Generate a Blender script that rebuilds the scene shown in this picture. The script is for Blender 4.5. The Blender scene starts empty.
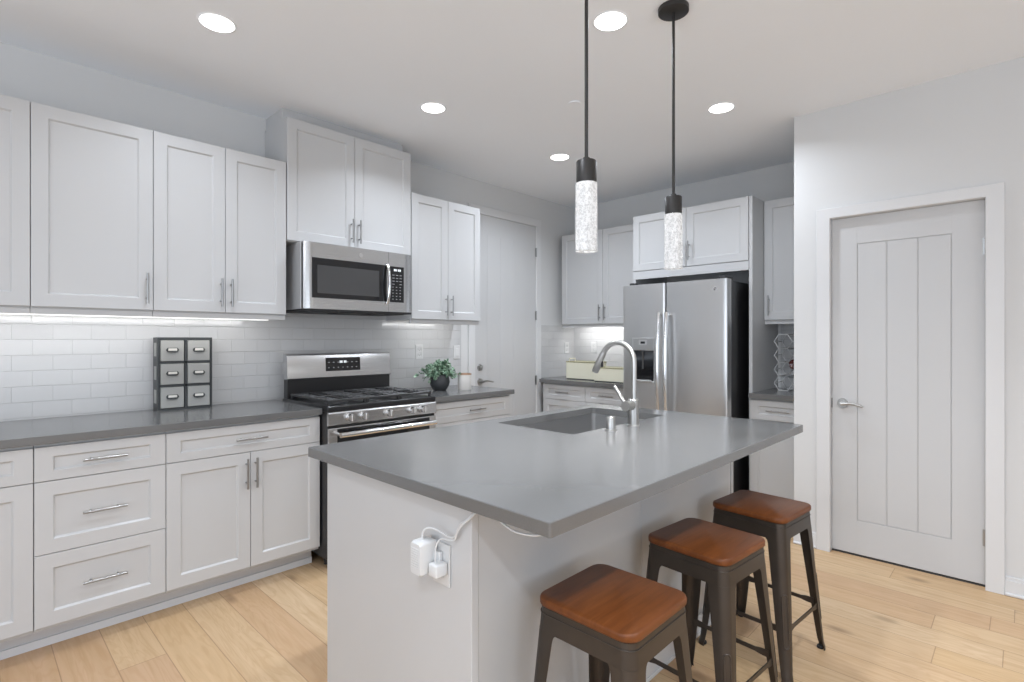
import bpy, bmesh, math, random
from mathutils import Vector, Matrix

PI = math.pi
S = bpy.context.scene
COL = S.collection

# ------------------------------------------------------------------ camera, world, exposure, daylight fill
cam_data = bpy.data.cameras.new('camera')
cam_data.sensor_width = 36.0
cam_data.lens = 530.7 / 1024 * 36.0
cam_data.shift_y = -2.2 / 1024
cam_data.clip_start = 0.02
cam = bpy.data.objects.new('camera', cam_data)
COL.objects.link(cam)
cam.location = (0, 0, 1.311)
cam.rotation_euler = (PI / 2, 0, 0.7674)
S.camera = cam

world = bpy.data.worlds.new('world')
world.use_nodes = True
bg = world.node_tree.nodes['Background']
bg.inputs[0].default_value = (0.90, 0.96, 1.0, 1)
bg.inputs[1].default_value = 0.7
S.world = world

S.view_settings.view_transform = 'Standard'
S.view_settings.look = 'None'
S.view_settings.gamma = 1
S.view_settings.use_curve_mapping = False
S.view_settings.exposure = 0.10

def area_light(name, loc, rot, sx, sy, power, color=(1, 1, 1), shape='RECTANGLE', spread=PI):
    d = bpy.data.lights.new(name, 'AREA')
    d.shape = shape
    d.size = sx
    if shape in ('RECTANGLE', 'ELLIPSE'):
        d.size_y = sy
    d.energy = power
    d.color = color
    d.spread = spread
    o = bpy.data.objects.new(name, d)
    o.location = loc
    o.rotation_euler = rot
    COL.objects.link(o)
    return o

# daylight fill panels outside the unseen windows, tilted up to brighten the ceiling
REAR, RIGHT, CEIL = -3.4, 3.4, 2.737
area_light('daylight_fill_rear', (0.2, REAR - 0.12, 1.35), (math.radians(136), 0, 0), 4.6, 2.3, 108, (0.86, 0.96, 1.11))
area_light('daylight_fill_side', (RIGHT + 0.12, 0.2, 1.35), (math.radians(138), 0, PI / 2), 3.8, 2.3, 52, (0.86, 0.96, 1.11))

LAMP_W = 7.0          # each recessed ceiling lamp
STRIP_W = 1.75         # per metre of under-cabinet strip

# ------------------------------------------------------------------ mesh helpers
W = {}

class MB:
    """collects shapes into one mesh"""
    def __init__(self):
        self.bm = bmesh.new()

    def box(self, x0, x1, y0, y1, z0, z1, bev=0.0, seg=1):
        m = Matrix.Translation(((x0 + x1) / 2, (y0 + y1) / 2, (z0 + z1) / 2)) @ Matrix.Diagonal((abs(x1 - x0), abs(y1 - y0), abs(z1 - z0), 1))
        r = bmesh.ops.create_cube(self.bm, size=1, matrix=m)
        if bev > 0:
            es = set()
            for v in r['verts']:
                es.update(v.link_edges)
            bmesh.ops.bevel(self.bm, geom=list(es), offset=bev, segments=seg, affect='EDGES', profile=0.5)
        return self

    def fbox(self, F, u0, u1, z0, z1, d0, d1, bev=0.0, seg=1):
        a, b = F(u0, z0, d0), F(u1, z1, d1)
        return self.box(min(a[0], b[0]), max(a[0], b[0]), min(a[1], b[1]), max(a[1], b[1]), min(a[2], b[2]), max(a[2], b[2]), bev, seg)

    def poly(self, pts):
        vs = [self.bm.verts.new(p) for p in pts]
        return self.bm.faces.new(vs)

    def loft(self, rings, closed=True, cap=True):
        vr = [[self.bm.verts.new(p) for p in r] for r in rings]
        n = len(vr[0])
        for a, b in zip(vr, vr[1:]):
            for i in range(n if closed else n - 1):
                j = (i + 1) % n
                self.bm.faces.new((a[i], a[j], b[j], b[i]))
        if cap and closed:
            self.bm.faces.new(vr[0][::-1])
            self.bm.faces.new(vr[-1])
        return self

    def cyl(self, p0, p1, r0, r1=None, n=16, cap=True):
        p0, p1 = Vector(p0), Vector(p1)
        r1 = r0 if r1 is None else r1
        d = (p1 - p0).normalized()
        a = d.orthogonal().normalized()
        b = d.cross(a)
        R = [[p + (a * math.cos(t) + b * math.sin(t)) * r for t in [2 * PI * i / n for i in range(n)]] for p, r in ((p0, r0), (p1, r1))]
        return self.loft(R, True, cap)

    def tube(self, pts, r, n=10, closed=False, flat=None):
        P = [Vector(p) for p in pts]
        m = len(P)
        rings = []
        prev = None
        for i in range(m):
            if closed:
                t = (P[(i + 1) % m] - P[i - 1]).normalized()
            else:
                t = (P[min(i + 1, m - 1)] - P[max(i - 1, 0)]).normalized()
            if prev is None:
                a = t.orthogonal().normalized() if flat is None else Vector(flat)
            else:
                a = prev
            a = (a - t * a.dot(t)).normalized()
            prev = a
            b = t.cross(a)
            rr = r[i] if isinstance(r, (list, tuple)) else r
            rings.append([P[i] + (a * math.cos(q) + b * math.sin(q)) * rr for q in [2 * PI * k / n for k in range(n)]])
        if closed:
            rings.append(rings[0])
            return self.loft(rings, True, False)
        return self.loft(rings, True, True)

    def lathe(self, c, prof, n=28, cap0=True, cap1=True):
        c = Vector(c)
        vr = [[self.bm.verts.new(c + Vector((r * math.cos(2 * PI * i / n), r * math.sin(2 * PI * i / n), z))) for i in range(n)] for r, z in prof]
        for a, b in zip(vr, vr[1:]):
            for i in range(n):
                j = (i + 1) % n
                self.bm.faces.new((a[i], a[j], b[j], b[i]))
        if cap0:
            self.bm.faces.new(vr[0][::-1])
        if cap1:
            self.bm.faces.new(vr[-1])
        return self

    def prism(self, poly, z0, z1):
        self.loft([[(x, y, z0) for x, y in poly], [(x, y, z1) for x, y in poly]])
        return self

    def build(self, name, mat, parent=None, smooth=None, weld=False):
        if weld:
            bmesh.ops.remove_doubles(self.bm, verts=self.bm.verts, dist=1e-5)
        bmesh.ops.recalc_face_normals(self.bm, faces=self.bm.faces)
        me = bpy.data.meshes.new(name)
        self.bm.to_mesh(me)
        self.bm.free()
        me.materials.append(mat)
        if smooth is not None:
            for p in me.polygons:
                p.use_smooth = True
            me.set_sharp_from_angle(angle=math.radians(smooth))
        o = bpy.data.objects.new(name, me)
        COL.objects.link(o)
        m = Matrix.Identity(4)
        if parent is not None:
            m = W[parent]
            me.transform(m.inverted())
            o.parent = parent
        W[o] = m
        return o

def thing(name, label, cat, loc=(0, 0, 0), group=None, rz=0.0):
    o = bpy.data.objects.new(name, None)
    o.empty_display_size = 0.05
    o.location = loc
    o.rotation_euler = (0, 0, rz)
    COL.objects.link(o)
    W[o] = Matrix.Translation(loc) @ Matrix.Rotation(rz, 4, 'Z')
    tag(o, label, cat, group)
    return o

def tag(o, label, cat, group=None):
    o['label'] = label
    o['category'] = cat
    if group:
        o['group'] = group
    return o

def struct(o, label=None):
    o['kind'] = 'structure'
    if label:
        o['label'] = label
    return o

def copy_tree(o, parent=None):
    c = o.copy()
    COL.objects.link(c)
    if parent is not None:
        c.parent = parent
    W[c] = W[o]
    for ch in list(o.children):
        copy_tree(ch, c)
    return c

def FX(face):          # a front in the plane x = face that looks towards +X
    return lambda u, z, d: (face + d, u, z)

def FY(face):          # a front in the plane y = face that looks towards -Y
    return lambda u, z, d: (u, face - d, z)

def rrect(hx, hy, r, n=6, cx=0, cy=0):
    pts = []
    for sx, sy, a0 in ((1, 1, 0), (-1, 1, PI / 2), (-1, -1, PI), (1, -1, 3 * PI / 2)):
        for i in range(n + 1):
            a = a0 + PI / 2 * i / n
            pts.append((cx + sx * (hx - r) + r * math.cos(a), cy + sy * (hy - r) + r * math.sin(a)))
    return pts

# ------------------------------------------------------------------ materials
def mat(name, col, rough=0.5, metal=0.0, spec=0.5, coat=0.0, emis=None, es=0.0):
    m = bpy.data.materials.new(name)
    m.use_nodes = True
    b = m.node_tree.nodes['Principled BSDF']
    b.inputs['Base Color'].default_value = (*col, 1)
    b.inputs['Roughness'].default_value = rough
    b.inputs['Metallic'].default_value = metal
    b.inputs['Specular IOR Level'].default_value = spec
    b.inputs['Coat Weight'].default_value = coat
    if emis:
        b.inputs['Emission Color'].default_value = (*emis, 1)
        b.inputs['Emission Strength'].default_value = es
    return m

class NT:
    """small node-building helper"""
    def __init__(self, m):
        self.t = m.node_tree
        self.b = self.t.nodes['Principled BSDF']

    def node(self, typ, **kw):
        n = self.t.nodes.new(typ)
        for k, v in kw.items():
            setattr(n, k, v)
        return n

    def link(self, a, b):
        self.t.links.new(a, b)

    def val(self, sock, v):
        if hasattr(v, 'is_output'):
            self.link(v, sock)
        else:
            sock.default_value = v

    def math(self, op, a, b=0.0, c=0.0):
        n = self.node('ShaderNodeMath', operation=op)
        self.val(n.inputs[0], a)
        self.val(n.inputs[1], b)
        self.val(n.inputs[2], c)
        return n.outputs[0]

    def pos(self):
        g = self.node('ShaderNodeTexCoord')
        s = self.node('ShaderNodeSeparateXYZ')
        self.link(g.outputs['Object'], s.inputs[0])
        return g.outputs['Object'], s.outputs

    def comb(self, x, y, z=0.0):
        n = self.node('ShaderNodeCombineXYZ')
        for i, v in enumerate((x, y, z)):
            self.val(n.inputs[i], v)
        return n.outputs[0]

    def noise(self, vec, scale=1.0, detail=2.0, rough=0.5, dist=0.0):
        n = self.node('ShaderNodeTexNoise')
        self.link(vec, n.inputs['Vector'])
        n.inputs['Scale'].default_value = scale
        n.inputs['Detail'].default_value = detail
        n.inputs['Roughness'].default_value = rough
        n.inputs['Distortion'].default_value = dist
        return n.outputs[0]

    def ramp(self, fac, stops):
        n = self.node('ShaderNodeValToRGB')
        self.link(fac, n.inputs[0])
        e = n.color_ramp.elements
        while len(e) < len(stops):
            e.new(0.5)
        for el, (p, c) in zip(e, stops):
            el.position = p
            el.color = (*c, 1)
        return n.outputs[0]

    def mix(self, fac, a, b, mode='MIX'):
        n = self.node('ShaderNodeMix', data_type='RGBA', blend_type=mode)
        self.val(n.inputs['Factor'], fac)
        for s, v in ((n.inputs[6], a), (n.inputs[7], b)):
            if hasattr(v, 'is_output'):
                self.link(v, s)
            else:
                s.default_value = (*v, 1)
        return n.outputs[2]

    def bump(self, h, strength=0.2, dist=0.002):
        n = self.node('ShaderNodeBump')
        n.inputs['Strength'].default_value = strength
        n.inputs['Distance'].default_value = dist
        self.link(h, n.inputs['Height'])
        self.link(n.outputs[0], self.b.inputs['Normal'])

def painted(name, col, rough, scale=180, strength=0.03, var=0.02):
    m = mat(name, col, rough)
    k = NT(m)
    v, _ = k.pos()
    n = k.noise(v, scale, 3)
    k.bump(n, strength, 0.001)
    n2 = k.noise(v, 1.3, 2)
    c = k.mix(n2, tuple(x * (1 - var) for x in col), tuple(min(1, x * (1 + var)) for x in col))
    k.link(c, k.b.inputs['Base Color'])
    return m

M = {}
M['wall'] = painted('wall_paint', (0.63, 0.63, 0.625), 0.75)
M['ceiling'] = painted('ceiling_paint', (0.895, 0.92, 0.95), 0.85)
M['cabinet'] = painted('cabinet_paint', (0.525, 0.525, 0.525), 0.38, 90, 0.015, 0.01)
M['trim'] = painted('trim_paint', (0.66, 0.66, 0.66), 0.42, 120, 0.02, 0.01)
M['door'] = painted('door_paint', (0.55, 0.55, 0.55), 0.45, 120, 0.03, 0.01)
M['toe'] = painted('toe_kick_paint', (0.62, 0.63, 0.65), 0.45)
M['black'] = mat('black_enamel', (0.012, 0.012, 0.013), 0.3)
M['black_matte'] = mat('black_plastic', (0.02, 0.02, 0.021), 0.55)
M['iron'] = mat('cast_iron', (0.06, 0.06, 0.061), 0.4, 0.5)
M['glass_black'] = mat('black_glass', (0.01, 0.01, 0.011), 0.06, 0, 0.5)
M['glass_grey'] = mat('grey_screened_glass', (0.055, 0.055, 0.056), 0.12, 0, 0.5)
M['nickel'] = mat('brushed_nickel', (0.46, 0.455, 0.44), 0.34, 1.0)
M['pull'] = mat('satin_nickel_pull', (0.34, 0.34, 0.335), 0.32, 1.0)
M['chrome'] = mat('polished_steel', (0.75, 0.75, 0.75), 0.14, 1.0)
M['bronze'] = mat('dark_bronze', (0.045, 0.043, 0.042), 0.42, 0.6)
M['white_plastic'] = mat('white_plastic', (0.64, 0.64, 0.635), 0.35)
M['plate'] = mat('white_wall_plate', (0.60, 0.60, 0.595), 0.35)
M['slot'] = mat('dark_slot', (0.05, 0.05, 0.05), 0.6)
M['rubber'] = mat('black_rubber', (0.015, 0.015, 0.015), 0.7)
M['led'] = mat('led_diffuser', (0.9, 0.9, 0.9), 0.4, emis=(1.0, 0.99, 0.97), es=1.5)
M['lamp'] = mat('lamp_lens', (0.9, 0.9, 0.9), 0.4, emis=(1.0, 0.99, 0.97), es=6.0)
M['aluminium'] = mat('aluminium_channel', (0.6, 0.6, 0.6), 0.35, 0.8)
M['display'] = mat('lit_display_digits', (0.5, 0.5, 0.5), 0.4, emis=(0.9, 0.95, 1.0), es=0.7)
M['key'] = mat('grey_key_print', (0.35, 0.35, 0.35), 0.5)
M['terracotta'] = mat('candle_copper_rim', (0.42, 0.27, 0.18), 0.35, 0.5)
M['wax'] = mat('cream_wax', (0.80, 0.72, 0.62), 0.5)
M['frost'] = painted('frosted_candle_jar', (0.72, 0.69, 0.65), 0.35)
M['pot'] = painted('charcoal_pot', (0.035, 0.037, 0.04), 0.55, 60, 0.2)
M['soil'] = painted('potting_soil', (0.03, 0.022, 0.015), 0.95, 120, 0.6)
M['stem'] = mat('green_stem', (0.09, 0.15, 0.07), 0.6)
M['tin_frame'] = painted('dark_grey_tin', (0.032, 0.036, 0.038), 0.45, 60, 0.06, 0.1)
M['tin'] = painted('pale_grey_tin', (0.31, 0.31, 0.295), 0.5, 40, 0.08, 0.12)
M['paper'] = mat('paper_label', (0.62, 0.60, 0.55), 0.8)
M['wire'] = mat('silver_wire', (0.70, 0.70, 0.70), 0.35, 0.35)
M['bottle'] = mat('dark_bottle_glass', (0.075, 0.010, 0.008), 0.1)
M['foil'] = mat('red_foil', (0.13, 0.016, 0.014), 0.35, 0.2)
M['lit_side_steel'] = mat('flash_lit_steel', (0.50, 0.50, 0.50), 0.35, 0.25)  # steel microwave side as lit by flash, the light put into its colour
M['knob'] = mat('steel_knob', (0.72, 0.72, 0.72), 0.22, 1.0)
M['gap_black'] = mat('black_gasket', (0.01, 0.01, 0.01), 0.8)  # black gasket in the gap between body and doors

def steel(name, base, rough, axis):
    m = mat(name, base, rough, 1.0)
    k = NT(m)
    v, s = k.pos()
    x, y, z = s[0], s[1], s[2]
    sc = {'x': (3, 400, 400), 'y': (400, 3, 400), 'z': (400, 400, 3)}[axis]
    vec = k.comb(k.math('MULTIPLY', x, sc[0]), k.math('MULTIPLY', y, sc[1]), k.math('MULTIPLY', z, sc[2]))
    n = k.noise(vec, 1.0, 2)
    r = k.math('MULTIPLY_ADD', n, 0.08, rough - 0.04)
    k.link(r, k.b.inputs['Roughness'])
    return m
M['steel_v'] = steel('brushed_steel_fridge', (0.60, 0.60, 0.60), 0.30, 'z')
M['steel_h'] = steel('brushed_steel_appliance', (0.55, 0.55, 0.55), 0.26, 'y')
M['steel_sink'] = steel('brushed_steel_sink', (0.50, 0.50, 0.50), 0.34, 'y')

def quartz(name, col):
    m = mat(name, col, 0.2, 0, 0.5)
    k = NT(m)
    v, _ = k.pos()
    n = k.noise(v, 420, 2)
    n2 = k.noise(v, 6, 3)
    c = k.mix(n, tuple(x * 0.86 for x in col), tuple(x * 1.14 for x in col))
    c = k.mix(k.math('MULTIPLY', n2, 0.25), c, tuple(x * 1.25 for x in col))
    k.link(c, k.b.inputs['Base Color'])
    k.link(k.math('MULTIPLY_ADD', n2, 0.08, 0.14), k.b.inputs['Roughness'])
    k.b.inputs['IOR'].default_value = 1.75
    return m
M['quartz'] = quartz('grey_quartz', (0.122, 0.122, 0.121))

def tile(name, axis, off):
    m = mat(name, (0.8, 0.8, 0.8), 0.16)
    k = NT(m)
    v, s = k.pos()
    u = s[1] if axis == 'y' else s[0]
    vec = k.comb(k.math('SUBTRACT', u, off), k.math('SUBTRACT', s[2], 0.9985))
    b = k.node('ShaderNodeTexBrick')
    k.link(vec, b.inputs['Vector'])
    b.offset = 0.5
    b.offset_frequency = 2
    b.inputs['Scale'].default_value = 1.0
    b.inputs['Brick Width'].default_value = 0.1524
    b.inputs['Row Height'].default_value = 0.077
    b.inputs['Mortar Size'].default_value = 0.0017
    b.inputs['Mortar Smooth'].default_value = 0.3
    b.inputs['Color1'].default_value = (0.52, 0.52, 0.52, 1)
    b.inputs['Color2'].default_value = (0.50, 0.50, 0.50, 1)
    b.inputs['Mortar'].default_value = (0.50, 0.50, 0.50, 1)
    k.link(b.outputs['Color'], k.b.inputs['Base Color'])
    n = k.noise(v, 14, 2)
    h = k.math('MULTIPLY_ADD', n, 0.25, k.math('SUBTRACT', 1.0, b.outputs['Fac']))
    k.bump(h, 0.8, 0.0035)
    return m
M['tile_y'] = tile('subway_tile_range_wall', 'y', 0.242)
M['tile_x'] = tile('subway_tile_back_wall', 'x', -3.54)

def floor_mat():
    m = mat('oak_planks', (0.7, 0.5, 0.3), 0.42)
    k = NT(m)
    v, s = k.pos()
    x, y = s[0], s[1]
    PW, PL = 0.1635, 1.75
    yy = k.math('DIVIDE', k.math('SUBTRACT', y, 0.102), PW)
    row = k.math('FLOOR', yy)
    fy = k.math('SUBTRACT', yy, row)
    wn = k.node('ShaderNodeTexWhiteNoise', noise_dimensions='1D')
    k.link(row, wn.inputs['W'])
    xx = k.math('ADD', k.math('DIVIDE', x, PL), k.math('MULTIPLY', wn.outputs[0], 7.31))
    pid = k.math('FLOOR', xx)
    fx = k.math('SUBTRACT', xx, pid)
    wc = k.node('ShaderNodeTexWhiteNoise', noise_dimensions='2D')
    k.link(k.comb(row, pid), wc.inputs['Vector'])
    rnd = wc.outputs[0]
    # grain, stretched along the plank
    gx = k.math('ADD', x, k.math('MULTIPLY', rnd, 37.0))
    gy = k.math('ADD', y, k.math('MULTIPLY', rnd, 11.0))
    g1 = k.noise(k.comb(k.math('MULTIPLY', gx, 2.0), k.math('MULTIPLY', gy, 34.0)), 1.0, 5, 0.6, 0.6)
    g2 = k.noise(k.comb(k.math('MULTIPLY', gx, 0.9), k.math('MULTIPLY', gy, 6.0)), 1.0, 3, 0.55, 1.4)
    rings = k.math('SINE', k.math('MULTIPLY', g2, 70.0))
    tone = k.ramp(rnd, [(0.0, (0.575, 0.37, 0.215)), (0.3, (0.64, 0.465, 0.28)), (0.55, (0.55, 0.355, 0.22)), (0.8, (0.62, 0.435, 0.24)), (1.0, (0.68, 0.51, 0.33))])
    c = k.mix(k.math('MULTIPLY', k.math('POWER', g1, 1.6), 1.25), tone, (0.45, 0.29, 0.15))
    c = k.mix(k.math('MULTIPLY', k.math('MAXIMUM', rings, 0.0), 0.24), c, (0.42, 0.24, 0.11))
    # knots
    vo = k.node('ShaderNodeTexVoronoi')
    k.link(k.comb(k.math('MULTIPLY', gx, 2.3), k.math('MULTIPLY', gy, 5.2)), vo.inputs['Vector'])
    vo.inputs['Scale'].default_value = 1.0
    kn = k.ramp(vo.outputs['Distance'], [(0.0, (1, 1, 1)), (0.06, (0.7, 0.7, 0.7)), (0.17, (0, 0, 0))])
    c = k.mix(k.math('MULTIPLY', kn, 0.75), c, (0.20, 0.12, 0.065))
    # seams
    ey = k.math('MULTIPLY', k.math('MINIMUM', fy, k.math('SUBTRACT', 1.0, fy)), PW)
    ex = k.math('MULTIPLY', k.math('MINIMUM', fx, k.math('SUBTRACT', 1.0, fx)), PL)
    e = k.math('MINIMUM', ex, ey)
    seam = k.math('LESS_THAN', e, 0.0017)
    c = k.mix(k.math('MULTIPLY', seam, 0.6), c, (0.22, 0.12, 0.055))
    k.link(c, k.b.inputs['Base Color'])
    k.link(k.math('MULTIPLY_ADD', g1, 0.18, 0.33), k.b.inputs['Roughness'])
    k.bump(k.math('SUBTRACT', k.math('MULTIPLY', g1, 0.2), seam), 0.25, 0.0015)
    return m
M['floor'] = floor_mat()

def seat_wood():
    m = mat('walnut_stained_seat', (0.2, 0.07, 0.03), 0.4, 0, 0.3)
    k = NT(m)
    v, s = k.pos()
    info = k.node('ShaderNodeObjectInfo')
    px = k.math('ADD', s[0], k.math('MULTIPLY', info.outputs['Random'], 9.0))
    g = k.noise(k.comb(k.math('MULTIPLY', px, 55.0), k.math('MULTIPLY', s[1], 5.0), k.math('MULTIPLY', s[2], 20.0)), 1.0, 5, 0.6, 0.5)
    g2 = k.noise(k.comb(k.math('MULTIPLY', px, 9.0), k.math('MULTIPLY', s[1], 3.0), s[2]), 1.0, 2)
    c = k.ramp(g, [(0.25, (0.092, 0.027, 0.0065)), (0.55, (0.165, 0.050, 0.012)), (0.8, (0.22, 0.073, 0.020))])
    c = k.mix(k.math('MULTIPLY', g2, 0.5), c, (0.115, 0.033, 0.008))
    k.link(c, k.b.inputs['Base Color'])
    k.bump(g, 0.08, 0.001)
    return m
M['seat'] = seat_wood()
def gunmetal():
    m = mat('brown_gunmetal', (0.12, 0.10, 0.085), 0.42, 0.65)
    k = NT(m)
    v, s = k.pos()
    n = k.noise(v, 7, 4, 0.6)
    c = k.mix(n, (0.050, 0.041, 0.034), (0.088, 0.073, 0.061))
    k.link(c, k.b.inputs['Base Color'])
    k.link(k.math('MULTIPLY_ADD', n, 0.15, 0.32), k.b.inputs['Roughness'])
    return m
M['gunmetal'] = gunmetal()

def leaf_mat():
    m = mat('dusty_green_leaves', (0.15, 0.28, 0.17), 0.55)
    k = NT(m)
    v, s = k.pos()
    n = k.noise(v, 45, 2)
    c = k.ramp(n, [(0.28, (0.055, 0.11, 0.07)), (0.45, (0.16, 0.27, 0.175)), (0.60, (0.37, 0.50, 0.37)), (0.72, (0.52, 0.60, 0.50)), (0.86, (0.25, 0.20, 0.21))])
    k.link(c, k.b.inputs['Base Color'])
    return m
M['leaf'] = leaf_mat()

def basket_mat():
    m = mat('cream_woven_basket', (0.6, 0.57, 0.42), 0.75)
    k = NT(m)
    v, s = k.pos()
    w = k.node('ShaderNodeTexWave', wave_type='BANDS', bands_direction='X')
    k.link(v, w.inputs['Vector'])
    w.inputs['Scale'].default_value = 28
    w.inputs['Distortion'].default_value = 0.6
    c = k.mix(w.outputs['Fac'], (0.70, 0.67, 0.52), (0.80, 0.77, 0.63))
    k.link(c, k.b.inputs['Base Color'])
    k.bump(w.outputs['Fac'], 0.4, 0.002)
    return m
M['basket'] = basket_mat()
M['basket_rim'] = mat('olive_basket_rim', (0.33, 0.31, 0.18), 0.7)

def seeded_glass():
    m = mat('seeded_bubble_glass', (0.86, 0.86, 0.86), 0.22)
    k = NT(m)
    v, s = k.pos()
    vo = k.node('ShaderNodeTexVoronoi')
    k.link(v, vo.inputs['Vector'])
    vo.inputs['Scale'].default_value = 260
    n = k.noise(v, 95, 3, 0.75)
    sp = k.math('MULTIPLY', k.math('GREATER_THAN', n, 0.50), k.math('LESS_THAN', vo.outputs['Distance'], 0.62))
    k.b.inputs['IOR'].default_value = 1.3
    k.link(k.math('MULTIPLY_ADD', sp, -0.30, 0.62), k.b.inputs['Transmission Weight'])
    c = k.mix(sp, (0.92, 0.92, 0.92), (0.52, 0.52, 0.52))
    k.link(c, k.b.inputs['Base Color'])
    k.b.inputs['Emission Color'].default_value = (1, 1, 0.99, 1)
    k.link(k.math('MULTIPLY_ADD', sp, -0.14, 0.19), k.b.inputs['Emission Strength'])
    k.bump(n, 0.6, 0.002)
    return m
M['seeded'] = seeded_glass()

# ------------------------------------------------------------------ room shell
XL, YB, XP, YP = -3.54, 4.65, -1.066, 3.7215     # range wall, back wall, pantry return, pantry wall
T = 0.12
f = MB().box(XL - T, RIGHT + T, REAR - T, YB + T, -0.1, 0).build('floor', M['floor'])
struct(f, 'pale oak plank floor')
c = MB().box(XL - T, RIGHT + T, REAR - T, YB + T, CEIL, CEIL + 0.1).build('ceiling', M['ceiling'])
struct(c, 'smooth white ceiling')
struct(MB().box(XL - T, XL, REAR - T, YB + T, 0, CEIL).build('wall_left', M['wall']), 'light grey wall behind the range')
struct(MB().box(XL, XP, YB, YB + T, 0, CEIL).build('wall_back', M['wall']), 'light grey wall behind the refrigerator')
DX0, DX1, DZ = -0.862, -0.142, 2.052               # pantry door opening
pw = MB()
pw.box(XP, DX0, YP, YP + T, 0, CEIL).box(DX1, RIGHT + T, YP, YP + T, 0, CEIL).box(DX0, DX1, YP, YP + T, DZ, CEIL)
pw.box(XP, XP + T, YP + T, YB, 0, CEIL)
pw.box(XP + T, 0.2, YB - 0.02, YB, 0, CEIL)
struct(pw.build('wall_pantry', M['wall'], weld=False), 'light grey wall around the pantry door')
# rear and right-hand walls with window openings (behind the camera)
rw = MB()
rw.box(XL, -2.1, REAR - T, REAR, 0, CEIL).box(2.5, RIGHT + T, REAR - T, REAR, 0, CEIL)
rw.box(-2.1, 2.5, REAR - T, REAR, 2.5, CEIL).box(-2.1, 2.5, REAR - T, REAR, 0, 0.2)
struct(rw.build('wall_rear', M['wall']))
sw = MB()
sw.box(RIGHT, RIGHT + T, REAR, -1.7, 0, CEIL).box(RIGHT, RIGHT + T, 2.1, YP, 0, CEIL)
sw.box(RIGHT, RIGHT + T, -1.7, 2.1, 2.5, CEIL).box(RIGHT, RIGHT + T, -1.7, 2.1, 0, 0.2)
struct(sw.build('wall_right', M['wall']))
def window(name, F, u0, u1, z0, z1, bars):
    w = MB()
    for a, b in ((u0, u0 + .05), (u1 - .05, u1)):
        w.fbox(F, a, b, z0, z1, -.05, 0.0)
    for a, b in ((z0, z0 + .05), (z1 - .05, z1)):
        w.fbox(F, u0 + .05, u1 - .05, a, b, -.05, 0.0)
    for i in range(1, bars):
        u = u0 + (u1 - u0) * i / bars
        w.fbox(F, u - .025, u + .025, z0 + .05, z1 - .05, -.05, 0.0)
    struct(w.build(name, M['trim']))
window('window_1', lambda u, z, d: (u, REAR - 0.03 + d, z), -2.1, 2.5, 0.2, 2.5, 3)
window('window_2', lambda u, z, d: (RIGHT + 0.03 - d, u, z), -1.7, 2.1, 0.2, 2.5, 3)

# ------------------------------------------------------------------ doors, casings, baseboards
def lever(F, uc, zc, direction, parent, name='handle'):
    h = MB()
    p = lambda u, z, d: Vector(F(u, z, d))
    h.cyl(p(uc, zc, 0), p(uc, zc, 0.012), 0.031, 0.028, 24)
    h.cyl(p(uc, zc, 0.012), p(uc, zc, 0.05), 0.011, 0.010, 16)
    pts, rad = [], []
    for i in range(9):
        t = i / 8
        pts.append(p(uc + direction * 0.115 * t, zc + 0.006 * math.sin(t * PI * 1.2) - 0.004 * t, 0.05 - 0.008 * math.sin(t * PI) + 0.006 * t))
        rad.append(0.0105 - 0.004 * t)
    h.tube(pts, rad, 12)
    o = h.build(name, M['nickel'], parent, 40)
    o['label'] = 'satin nickel lever handle'
    return o

def hinge(F, u, z, parent):
    h = MB()
    h.cyl(F(u, z - .045, 0.006), F(u, z + .045, 0.006), 0.0065, n=10)
    h.fbox(F, u - .016, u + .004, z - .044, z + .044, -0.001, 0.003)
    o = h.build('hinge', M['pull'], parent, 40)

def casing(mb, F, a0, a1, zi, b0, b1, zo, d):
    def ring(k, dd):
        return [(b0 + k, 0, dd), (b0 + k, zo - k, dd), (b1 - k, zo - k, dd), (b1 - k, 0, dd), (a1 + k, 0, dd), (a1 + k, zi + k, dd), (a0 - k, zi + k, dd), (a0 - k, 0, dd)]
    mb.loft([[F(u, z, q) for u, z, q in ring(0, 0)], [F(u, z, q) for u, z, q in ring(0, d - .003)], [F(u, z, q) for u, z, q in ring(.003, d)]], True, False)
    R_ = [F(u, z, q) for u, z, q in ring(.003, d)]
    for q in ((0, 1, 6, 7), (1, 2, 5, 6), (2, 3, 4, 5)):
        mb.poly([R_[i] for i in q])

# pantry door
F1 = FY(YP + 0.028)
lf = MB()
A, Bv = DX0 + 0.004, DX1 - 0.004
P0, P1, Z0, Z1 = -0.724, -0.284, 0.215, 1.885
lf.fbox(F1, A, Bv, 0.012, DZ - 0.004, -0.035, -0.006)
lf.fbox(F1, A, P0, 0.012, DZ - .004, -0.008, 0, .0015)
lf.fbox(F1, P1, Bv, 0.012, DZ - .004, -0.008, 0, .0015)
lf.fbox(F1, P0 - .002, P1 + .002, 0.012, Z0, -0.008, -0.0002, .0012)
lf.fbox(F1, P0 - .002, P1 + .002, Z1, DZ - .004, -0.008, -0.0002, .0012)
for a, b in ((P0, -0.577), (-0.577, -0.431), (-0.431, P1)):
    lf.fbox(F1, a + .0025, b - .0025, Z0 + .003, Z1 - .003, -0.0075, -0.0016, .0022)
d1 = struct(lf.build('door_1', M['door']), 'white pantry door with three vertical planks')
lever(F1, -0.800, 0.916, 1, d1)
lt = MB().fbox(F1, A - .003, A + .003, .885, .945, -0.012, 0.003)
lt.build('latch_plate', M['slot'], d1)
for z in (1.80, 0.26):
    hinge(F1, DX1 + 0.001, z, d1)
cs = MB()
CW = 0.072
FW = FY(YP)
casing(cs, FW, DX0 + .003, DX1 - .003, DZ - .002, DX0 - CW, DX1 + CW, DZ + .062, .018)
struct(cs.build('trim_1', M['trim']), 'white casing around the pantry door')
jb = MB()
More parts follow.
